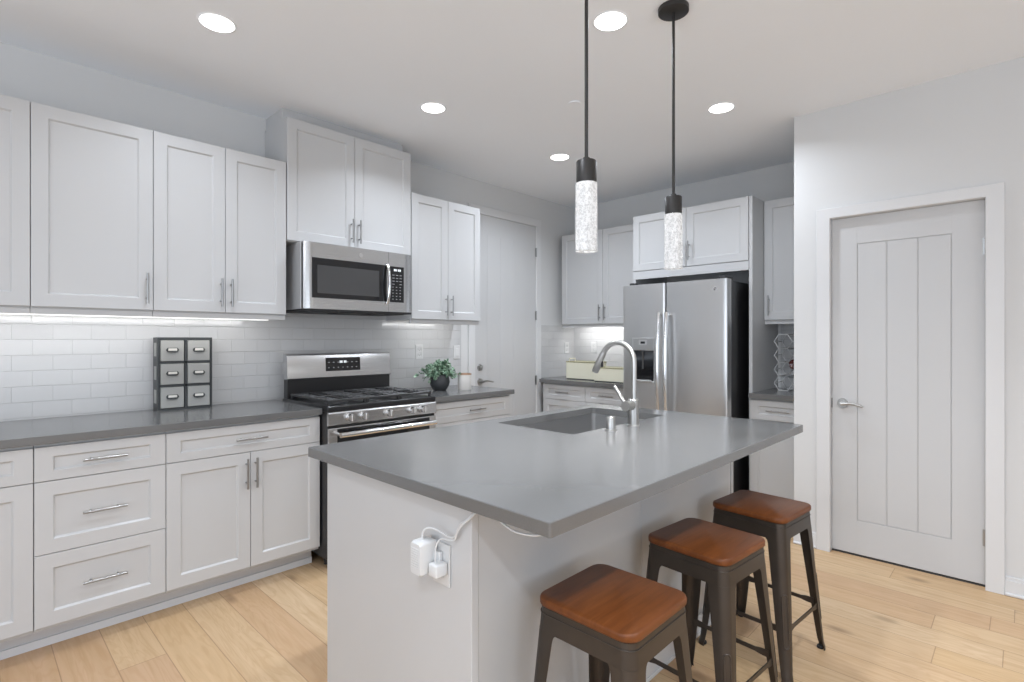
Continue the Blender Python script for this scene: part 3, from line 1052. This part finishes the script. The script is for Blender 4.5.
t = MB()
t.lathe((-1.288, 1.952, CT1), [(.0245, 0), (.0245, .004), (.020, .006), (.020, .056), (.0175, .060), (.003, .060)])
o = t.build('air_gap_cap', M['nickel'], None, 40)
tag(o, 'short brushed nickel cylinder cap on the island beside the faucet', 'air gap cap')

# ------------------------------------------------------------------ outlets and switches
def outlet(name, F, uc, zc, label, cat, kind):
    t = thing(name, label, cat, F(uc, zc, 0))
    MB().fbox(F, uc - .036, uc + .036, zc - .058, zc + .058, 0.0003, .006, .002).build('cover_plate', M['plate'], t)
    if kind == 'outlet':
        for dz in (-.021, .021):
            r = MB()
            r.fbox(F, uc - .017, uc + .017, zc + dz - .015, zc + dz + .015, .005, .0075, .004)
            r = r.build('receptacle', M['white_plastic'], t)
            s = MB()
            s.fbox(F, uc - .008, uc - .0055, zc + dz - .003, zc + dz + .007, .007, .0079)
            s.fbox(F, uc + .0055, uc + .008, zc + dz - .003, zc + dz + .007, .007, .0079)
            s.fbox(F, uc - .003, uc + .003, zc + dz - .011, zc + dz - .006, .007, .0079)
            s.build('slots', M['slot'], r)
    else:
        MB().fbox(F, uc - .016, uc + .016, zc - .033, zc + .033, .005, .0095, .002).build('rocker', M['white_plastic'], t)
    return t
FT = FX(XL + .008)
outlet('wall_outlet', FT, 2.575, 1.205, 'white outlet on the backsplash between range and plant', 'outlet', 'outlet')
outlet('light_switch', FT, 2.972, 1.195, 'white light switch on the backsplash beside the tall door', 'switch', 'switch')
outlet('wall_outlet', FT, 4.505, 1.215, 'white outlet on the side tile above the left basket', 'outlet', 'outlet')
outlet('wall_outlet', FY(YB - .008), -3.27, 1.225, 'white outlet on the back tile above the baskets', 'outlet', 'outlet')
FE = FY(IY0)
outlet('wall_outlet', FE, -1.160, .690, 'white outlet on the island end panel with two chargers plugged in', 'outlet', 'outlet')

# chargers and their cords
t = thing('power_adapter', 'large ribbed white power adapter plugged into the island outlet', 'charger', (-1.213, .86, .69))
a = MB()
rg = []
for yy, s in ((IY0 - .014, .9), (IY0 - .02, 1.0), (IY0 - .062, 1.0), (IY0 - .070, .9)):
    rg.append([(-1.192 + x * s, yy, .712 + z * s) for x, z in rrect(.0235, .046, .009, 5)])
a.loft(rg)
for i in range(9):
    z = .686 + i * .0065
    a.box(-1.210, -1.174, IY0 - .0712, IY0 - .069, z, z + .003)
a.build('housing', M['white_plastic'], t, 40)
MB().box(-1.176, -1.150, IY0 - .020, IY0 - .0078, .700, .726, .002).build('prongs', M['white_plastic'], t)
cab = [(-1.192, IY0 - .045, .756), (-1.192, IY0 - .045, .776), (-1.182, IY0 - .040, .790), (-1.165, IY0 - .030, .792), (-1.140, IY0 - .022, .785),
       (-1.112, IY0 - .018, .779), (-1.090, IY0 - .016, .784), (-1.078, IY0 - .016, .806), (-1.066, IY0 - .016, .824), (-1.048, IY0 - .014, .836),
       (-1.030, IY0 - .006, .854), (-1.015, IY0 + .006, .872), (-.990, IY0 + .004, .874), (-.94, IY0 - .012, .872), (-.90, IY0 - .02, .864), (-.86, IY0 - .024, .858), (-.81, IY0 - .026, .863), (-.775, IY0 - .028, .873), (-.76, IY0 - .028, .8775)]
def smooth_path(P, k=5):
    P = [Vector(p) for p in P]
    out = []
    for i in range(len(P) - 1):
        p0, p1, p2, p3 = P[max(i - 1, 0)], P[i], P[i + 1], P[min(i + 2, len(P) - 1)]
        for j in range(k):
            s = j / k
            out.append(.5 * ((2 * p1) + (p2 - p0) * s + (2 * p0 - 5 * p1 + 4 * p2 - p3) * s * s + (3 * p1 - p0 - 3 * p2 + p3) * s ** 3))
    out.append(P[-1])
    return out
MB().tube(smooth_path(cab), .0026, 8).build('cord', M['white_plastic'], t, 60)
t = thing('usb_charger', 'small white cube charger below the large adapter on the island', 'charger', (-1.15, .9, .69))
MB().box(-1.164, -1.128, IY0 - .048, IY0 - .0082, .668, .703, .005, 3).build('housing', M['white_plastic'], t, 40)
cab2 = [(-1.147, IY0 - .036, .702), (-1.147, IY0 - .036, .722), (-1.145, IY0 - .034, .752), (-1.135, IY0 - .026, .770), (-1.105, IY0 - .021, .772),
        (-1.084, IY0 - .020, .780), (-1.072, IY0 - .022, .804), (-1.052, IY0 - .020, .828), (-1.032, IY0 - .012, .846), (-1.012, IY0 - .002, .866), (-.985, IY0 - .006, .870), (-.955, IY0 + .004, .868), (-.925, IY0 + .014, .874)]
MB().tube(smooth_path(cab2), .0022, 8).build('cord', M['white_plastic'], t, 60)
o = MB().box(-.985, -.935, IY0 - .016, IY0 + .020, .8705, .8795, .002).build('cord_clip', M['white_plastic'])
tag(o, 'small white cord clip under the front edge of the island countertop', 'cord clip')

# ------------------------------------------------------------------ countertop things on the range wall
# six drawer organizer
ox, oy, oz = -3.400, .742, CT1
t = thing('drawer_organizer', 'dark grey metal organizer with six small drawers on the left countertop', 'organizer', (-3.45, .877, CT1))
OW, OH, OD = .270, .405, .100
fr = MB()
w_ = .015
fr.box(ox - OD, ox, oy, oy + .010, oz, oz + OH, .001).box(ox - OD, ox, oy + OW - .010, oy + OW, oz, oz + OH, .001)
fr.box(ox - OD, ox, oy + .010, oy + OW - .010, oz, oz + .012).box(ox - OD, ox, oy + .010, oy + OW - .010, oz + OH - .014, oz + OH)
fr.box(ox - OD, ox - OD + .004, oy + .010, oy + OW - .010, oz + .012, oz + OH - .014)
fr.box(ox - OD + .004, ox, oy + OW / 2 - .006, oy + OW / 2 + .006, oz + .012, oz + OH - .014)
ch = (OH - .026 - .020) / 3
for r in (1, 2):
    z = oz + .012 + r * ch + (r - 1) * .010
    fr.box(ox - OD + .004, ox, oy + .010, oy + OW - .010, z, z + .010)
fr.build('frame', M['tin_frame'], t)
sp = MB()
for z in (.04, .17, .30):
    sp.box(ox - OD + .02, ox - .03, oy - .0012, oy + .001, oz + z, oz + z + .075)
sp.build('side_panel', M['tin'], t)
for r in range(3):
    for q in range(2):
        a = oy + .010 + q * (OW / 2 - .004) + .003
        b = a + OW / 2 - .022
        za = oz + .012 + r * (ch + .010) + .002
        zb_ = za + ch - .004
        d = MB().box(ox - .085, ox - .001, a, b, za, zb_, .002).build('drawer', M['tin'], t)
        m_, zm = (a + b) / 2, (za + zb_) / 2 + .004
        h = MB()
        hexp = [(m_ - .031, zm), (m_ - .024, zm + .0115), (m_ + .024, zm + .0115), (m_ + .031, zm), (m_ + .024, zm - .0115), (m_ - .024, zm - .0115)]
        h.loft([[(ox - .002, y, z) for y, z in hexp], [(ox + .006, y, z) for y, z in hexp]])
        h.tube([(ox + .006, m_ - .022, zm - .008), (ox + .013, m_ - .012, zm - .010), (ox + .013, m_ + .012, zm - .010), (ox + .006, m_ + .022, zm - .008)], .003, 8)
        h.build('label_pull', M['tin_frame'], d)
        MB().box(ox + .0055, ox + .0067, m_ - .021, m_ + .021, zm - .004, zm + .009).build('label_card', M['paper'], d)

# potted plant
random.seed(4)
pc = Vector((-3.250, 2.565, CT1))
t = thing('potted_plant', 'small leafy green plant in a dark round pot right of the range', 'plant', pc)
MB().lathe(pc, [(.045, 0), (.056, .010), (.073, .040), (.077, .065), (.072, .095), (.060, .118), (.055, .120), (.052, .112), (.060, .085), (.004, .084)]).build('pot', M['pot'], t, 40)
MB().lathe(pc + Vector((0, 0, .086)), [(.058, 0), (.050, .016), (.025, .022), (.004, .024)], 16).build('soil', M['soil'], t, 60)
lf, st = MB(), MB()
for i in range(95):
    az = random.uniform(0, 2 * PI)
    el = random.uniform(-.05, 1.5)
    L = random.uniform(.07, .148) * (0.8 + .25 * math.cos(el))
    tip = Vector((math.cos(az) * math.cos(el), math.sin(az) * math.cos(el), math.sin(el) * 1.0)) * L
    base = Vector((random.uniform(-.03, .03), random.uniform(-.03, .03), .10))
    pts = []
    for k in range(6):
        s = k / 5
        p = base + tip * s + Vector((0, 0, .035 * math.sin(s * PI * .8) - .030 * s * s * math.cos(el)))
        pts.append(pc + p)
    st.tube(pts, .0011, 5)
    for k in range(2, 6):
        for side in range(3 if k < 5 else 4):
            c0 = pts[k]
            d = Vector((random.gauss(0, 1), random.gauss(0, 1), random.gauss(.3, .8))).normalized()
            nrm = Vector((random.gauss(0, .6), random.gauss(0, .6), 1)).normalized()
            sdir = d.cross(nrm).normalized()
            up = sdir.cross(d).normalized()
            l = random.uniform(.018, .030)
            wd = l * random.uniform(.34, .46)
            a0 = c0; m1 = c0 + d * l * .5 + up * l * .12; e1 = c0 + d * l
            pA = [a0, c0 + d * l * .3 + sdir * wd * .85, c0 + d * l * .62 + sdir * wd, e1]
            pB = [a0, c0 + d * l * .3 - sdir * wd * .85, c0 + d * l * .62 - sdir * wd, e1]
            up2 = up * (l * .10)
            va = [lf.bm.verts.new(p) for p in (a0, pA[1] + up2, pA[2] + up2, e1, m1 - up2)]
            vb = [lf.bm.verts.new(p) for p in (pB[1] + up2, pB[2] + up2)]
            lf.bm.faces.new((va[0], va[1], va[4]))
            lf.bm.faces.new((va[1], va[2], va[4]))
            lf.bm.faces.new((va[2], va[3], va[4]))
            lf.bm.faces.new((va[0], va[4], vb[0]))
            lf.bm.faces.new((vb[0], va[4], vb[1]))
            lf.bm.faces.new((vb[1], va[4], va[3]))
lf.build('foliage', M['leaf'], t, 180)
st.build('stems', M['stem'], t, 60)

# candle
t = thing('jar_candle', 'pale frosted jar candle with copper rim beside the potted plant', 'candle', (-3.140, 2.722, CT1))
cc = (-3.140, 2.722, CT1)
MB().lathe(cc, [(.050, 0), (.053, .004), (.053, .118), (.049, .118), (.049, .010), (.004, .010)], 32).build('jar', M['frost'], t, 40)
MB().lathe(cc, [(.0540, .117), (.0540, .128), (.0485, .128), (.0485, .117)], 32, False, False).build('rim', M['terracotta'], t, 40)
MB().lathe(cc, [(.0485, .011), (.0485, .100), (.004, .101)], 32).build('wax', M['wax'], t, 40)

# ------------------------------------------------------------------ baskets in the back corner
def basket(x0, x1, y0, y1, h, label, tab):
    t = thing('storage_basket', label, 'basket', ((x0 + x1) / 2, (y0 + y1) / 2, CT1), 'cream storage baskets')
    b = MB()
    k = .006
    b.box(x0, x1, y0, y0 + k, CT1 + .008, CT1 + h, .002).box(x0, x1, y1 - k, y1, CT1 + .008, CT1 + h, .002)
    b.box(x0, x0 + k, y0 + k, y1 - k, CT1 + .008, CT1 + h, .002).box(x1 - k, x1, y0 + k, y1 - k, CT1 + .008, CT1 + h, .002)
    b.box(x0 + k, x1 - k, y0 + k, y1 - k, CT1 + .008, CT1 + .014)
    b.build('body', M['basket'], t)
    r = MB()
    r.tube([(x0, y0, CT1 + h), (x1, y0, CT1 + h), (x1, y1, CT1 + h), (x0, y1, CT1 + h)], .0055, 8, True)
    r.build('rim', M['basket_rim'], t)
    MB().box(x0 + .01, x1 - .01, y0 + .004, y1 - .004, CT1, CT1 + .009).build('base', M['slot'], t)
    hnd = MB()
    yc = (y0 + y1) / 2
    for xx, s in ((x0, -1), (x1, 1)):
        hnd.tube([(xx, yc - .05, CT1 + h - .002), (xx, yc - .045, CT1 + h + tab), (xx, yc + .045, CT1 + h + tab), (xx, yc + .05, CT1 + h - .002)], .006, 8)
    hnd.build('handles', M['basket'], t)
basket(-3.275, -2.935, 4.17, 4.37, .170, 'left and larger of two cream baskets in the back corner', .030)
basket(-2.885, -2.53, 4.09, 4.28, .130, 'smaller cream basket next to the refrigerator', .030)

# ------------------------------------------------------------------ wire bottle rack
t = thing('bottle_rack', 'silver wire honeycomb bottle rack in the nook right of the refrigerator', 'rack', (-1.24, 4.46, CT1))
hw, hh = .0635, .0535
cells = []
for col in range(3):
    for r in range(4 if col % 2 == 0 else 3):
        cx = -1.325 + col * hw * 1.5
        cz = CT1 + .0025 + hh + r * 2 * hh + (hh if col % 2 else 0)
        if cx + hw < XP - .004:
            cells.append((cx, cz))
con = MB()
for yy, mb in ((4.36, con), (4.54, con)):
    for cx, cz in cells:
        hexa = [(cx - hw, cz), (cx - hw / 2, cz + hh), (cx + hw / 2, cz + hh), (cx + hw, cz), (cx + hw / 2, cz - hh), (cx - hw / 2, cz - hh)]
        for i in range(6):
            a, b = hexa[i], hexa[(i + 1) % 6]
            mb.cyl((a[0], yy, a[1]), (b[0], yy, b[1]), .0034, n=6)
for cx, cz in cells:
    for px, pz in ((cx - hw / 2, cz - hh), (cx + hw / 2, cz - hh), (cx - hw, cz), (cx + hw / 2, cz + hh)):
        con.cyl((px, 4.36, pz), (px, 4.54, pz), .0034, n=6)
con.build('wire_frame', M['wire'], t)
bx, bz = -1.243, 1.119
t = thing('wine_bottle', 'dark red bottle lying in the wire rack with its base facing out', 'bottle', (bx, 4.4, bz))
def along_y(prof, y):
    return [[(bx + r * math.cos(2 * PI * i / 24), y + s, bz + r * math.sin(2 * PI * i / 24)) for i in range(24)] for r, s in prof]
MB().loft(along_y([(.012, .006), (.028, .002), (.034, .0), (.0375, .005), (.0375, .17), (.034, .19), (.016, .225), (.0138, .235), (.0138, .24)], 4.338)).build('bottle_body', M['bottle'], t, 40)
MB().loft(along_y([(.0146, .2385), (.0150, .24), (.0145, .285), (.0155, .287), (.0155, .296), (.012, .298)], 4.338)).build('foil_cap', M['foil'], t, 40)

# ------------------------------------------------------------------ bar stools
def make_stool():
    t = thing('bar_stool', '', 'bar stool', (0, 0, 0), 'metal bar stools at the island')
    ZS = .588
    c = lambda z: .1475 + (ZS - z) * (.189 - .1475) / ZS
    n = 6
    s = MB()
    s.loft([[(x, y, z) for x, y in rrect(h, h, r, n)] for h, r, z in
            ((.152, .040, ZS), (.1545, .042, ZS + .003), (.1545, .042, ZS + .015), (.1530, .041, ZS + .0195), (.1500, .038, ZS + .0215))])
    s.build('seat', M['seat'], t, 50)
    ap = MB()
    outer = [[(x, y, z) for x, y in rrect(c(z), c(z), .032, n)] for z in (.522, ZS - .012, ZS - .003)]
    outer.append([(x, y, ZS - .0005) for x, y in rrect(c(ZS) - .003, c(ZS) - .003, .030, n)])
    inner = [[(x, y, z) for x, y in rrect(c(z) - .003, c(z) - .003, .029, n)] for z in (ZS - .0005, .522)]
    ap.loft(outer + inner + [outer[0]], True, False)
    bead = [(x, y, ZS - .020) for x, y in rrect(c(ZS - .02) + .0006, c(ZS - .02) + .0006, .032, n)]
    ap.tube(bead, .0016, 6, True)
    ap.build('apron', M['gunmetal'], t, 40, True)
    zs = [.523, .516, .509, .500, .43, .36, .28, .20, .12, .06, .030, .012, .0]
    ws = [.071, .065, .0625, .061, .057, .0525, .048, .0435, .038, .034, .031, .031, .033]
    for sx in (-1, 1):
        for sy in (-1, 1):
            L = MB()
            rings = []
            for z, w_ in zip(zs, ws):
                cc_ = c(z) + (.003 if z < .02 else 0)
                r = min(.030, w_ * .7)
                o_, i_ = [], []
                def sec(off):
                    p = [(cc_ - w_, cc_ - off)]
                    for k in range(7):
                        a = PI / 2 - PI / 2 * k / 6
                        p.append((cc_ - r + (r - off) * math.cos(a), cc_ - r + (r - off) * math.sin(a)))
                    p.append((cc_ - off, cc_ - w_))
                    return p
                ring = sec(0) + sec(.003)[::-1]
                rings.append([(x * sx, y * sy, z) for x, y in ring])
            L.loft(rings)
            lg = L.build('leg', M['gunmetal'], t, 40)
            g = MB()
            zt_, zb_ = .310, .135
            pts = []
            def cp_(z, k, up):
                wz = next(w0 + (w1 - w0) * (z - z0_) / (z1_ - z0_) for z0_, z1_, w0, w1 in zip(zs, zs[1:], ws, ws[1:]) if z1_ <= z <= z0_)
                rr = min(.030, wz * .7)
                q = c(z) - rr * (1 - 1 / math.sqrt(2)) - k * k / rr * .7 - .0008
                return Vector(((q + k) * sx, (q - k) * sy, z))
            for i in range(9):
                a = PI * i / 8
                pts.append(cp_(zt_ + .011 * math.sin(a), .0072 * math.cos(a), 1))
            for i in range(9):
                a = PI + PI * i / 8
                pts.append(cp_(zb_ + .011 * math.sin(a), .0072 * math.cos(a), 1))
            dense = []
            for i in range(len(pts)):
                a, b = pts[i], pts[(i + 1) % len(pts)]
                m_ = max(1, int((b - a).length / .03))
                dense += [a.lerp(b, j / m_) for j in range(m_)]
            g.tube(dense, .0032, 8, True)
            g.build('pressed_groove', M['gunmetal'], lg, 60)
            f_ = MB()
            cf = c(.012) - .0165
            f_.loft([[(cf * sx + x, cf * sy + y, z) for x, y in rrect(h, h, .008, 4)] for h, z in ((.0115, 0), (.0125, .002), (.0125, .009), (.0115, .011))])
            f_.build('rubber_foot', M['rubber'], lg, 40)
    for k in range(4):
        b = MB()
        z = .190
        e = c(z) - .004
        hw_ = c(z) - .030
        m = Matrix.Rotation(k * PI / 2, 3, 'Z')
        secs = []
        for xx, hgt, thk in ((-hw_, .013, .003), (-hw_ + .03, .012, .003), (-hw_ + .05, .0075, .0045), (hw_ - .05, .0075, .0045), (hw_ - .03, .012, .003), (hw_, .013, .003)):
            secs.append([m @ Vector((xx, e - thk, z - hgt)), m @ Vector((xx, e, z - hgt)), m @ Vector((xx, e, z + hgt)), m @ Vector((xx, e - thk, z + hgt))])
        b.loft(secs)
        b.build('brace', M['gunmetal'], t)
    return t
proto = make_stool()
spots = [((-.812, 1.242), 0, 'bar stool nearest the camera at the front corner of the island'),
         ((-.812, 1.834), -5, 'middle one of the three wooden seat bar stools'),
         ((-.808, 2.374), -5, 'bar stool farthest along the island, nearest the pantry door')]
for i, ((x, y), r, lab) in enumerate(spots):
    o = proto if i == 0 else copy_tree(proto)
    o.location = (x, y, 0)
    o.rotation_euler = (0, 0, math.radians(r))
    o['label'] = lab

# ------------------------------------------------------------------ pendants
def pendant(x, y, label):
    t = thing('pendant_light', label, 'pendant light', (x, y, 1.612), 'pendant lights over the island')
    MB().lathe((x, y, CEIL - .024), [(.004, 0), (.058, 0), (.064, .004), (.064, .0235), (.004, .0235)], 32).build('canopy', M['bronze'], t, 40)
    MB().cyl((x, y, 1.922), (x, y, CEIL - .024), .0062, n=12).build('rod', M['bronze'], t, 60)
    MB().lathe((x, y, 1.846), [(.030, .004), (.0352, 0), (.0352, .074), (.033, .077), (.013, .078), (.012, .088), (.004, .089)], 32).build('socket_cap', M['bronze'], t, 40)
    g = MB().lathe((x, y, 1.612), [(.003, .004), (.034, .004), (.0372, .0), (.0374, .012), (.0374, .2335), (.034, .234)], 40, True, True)
    g.build('glass_shade', M['seeded'], t, 40)
    MB().lathe((x, y, 1.847), [(.024, .0), (.024, .003), (.004, .0031)], 24).build('lamp_disc', M['lamp'], t, 40)
    area_light('pendant_glow', (x, y, 1.606), (0, 0, 0), .06, .06, 5.0, (1, .99, .97), 'DISK')
pendant(-1.085, 1.494, 'pendant light nearer the camera with seeded glass cylinder')
pendant(-1.087, 2.129, 'pendant light farther back with round ceiling canopy showing')

# ------------------------------------------------------------------ recessed ceiling lights
def downlight(x, y, label, power=LAMP_W, spread=math.radians(132)):
    t = thing('recessed_light', label, 'ceiling light', (x, y, CEIL - .004), 'recessed ceiling lights')
    MB().lathe((x, y, CEIL - .006), [(.070, .003), (.073, .0015), (.079, .003), (.082, .0055), (.070, .0055)], 40, False, False).build('trim_ring', M['ceiling'], t, 40)
    MB().lathe((x, y, CEIL - .006), [(.004, .003), (.0705, .003), (.0705, .0055), (.004, .0055)], 40).build('lens', M['lamp'], t, 40)
    area_light('downlight_glow', (x, y, CEIL - .012), (0, 0, 0), .12, .12, power, (.90, .975, 1.08), 'DISK', spread)
downlight(-2.620, .800, 'leftmost round recessed ceiling light above the left wall cabinets', LAMP_W * .75)
downlight(-2.624, 2.020, 'recessed ceiling light in front of the tall cabinet above the microwave')
downlight(-2.620, 3.256, 'recessed ceiling light left of the front pendant rod, nearest the tall door', LAMP_W * 2.1, math.radians(150))
downlight(-1.345, 3.254, 'recessed ceiling light nearest the refrigerator cabinet and pantry wall', LAMP_W * 1.2, math.radians(150))
downlight(-1.335, 2.020, 'recessed ceiling light at the top picture edge between the pendant rods')
# unseen lamps: first continues the row, the rest kept for their light and shadows
downlight(-1.340, .800, 'recessed ceiling light over the near end of the island')
downlight(.300, -.680, 'recessed ceiling light over the living area', LAMP_W * 3.5, PI)
downlight(.300, .600, 'recessed ceiling light over the living area', LAMP_W * 1.45, math.radians(105))
downlight(.300, 1.880, 'recessed ceiling light over the living area', LAMP_W * 1.45, math.radians(105))
for x, y in ((1.58, .60), (1.58, -.68), (.300, -1.96)):
    downlight(x, y, 'recessed ceiling light over the living area', LAMP_W * .4)
o = MB().lathe((-1.954, 2.574, CEIL - .008), [(.004, 0), (.036, 0), (.039, .003), (.039, .006), (.030, .0078)], 32).build('sprinkler_cover', M['ceiling'], None, 40)
tag(o, 'flat white round sprinkler cover on the ceiling behind the front pendant', 'sprinkler')
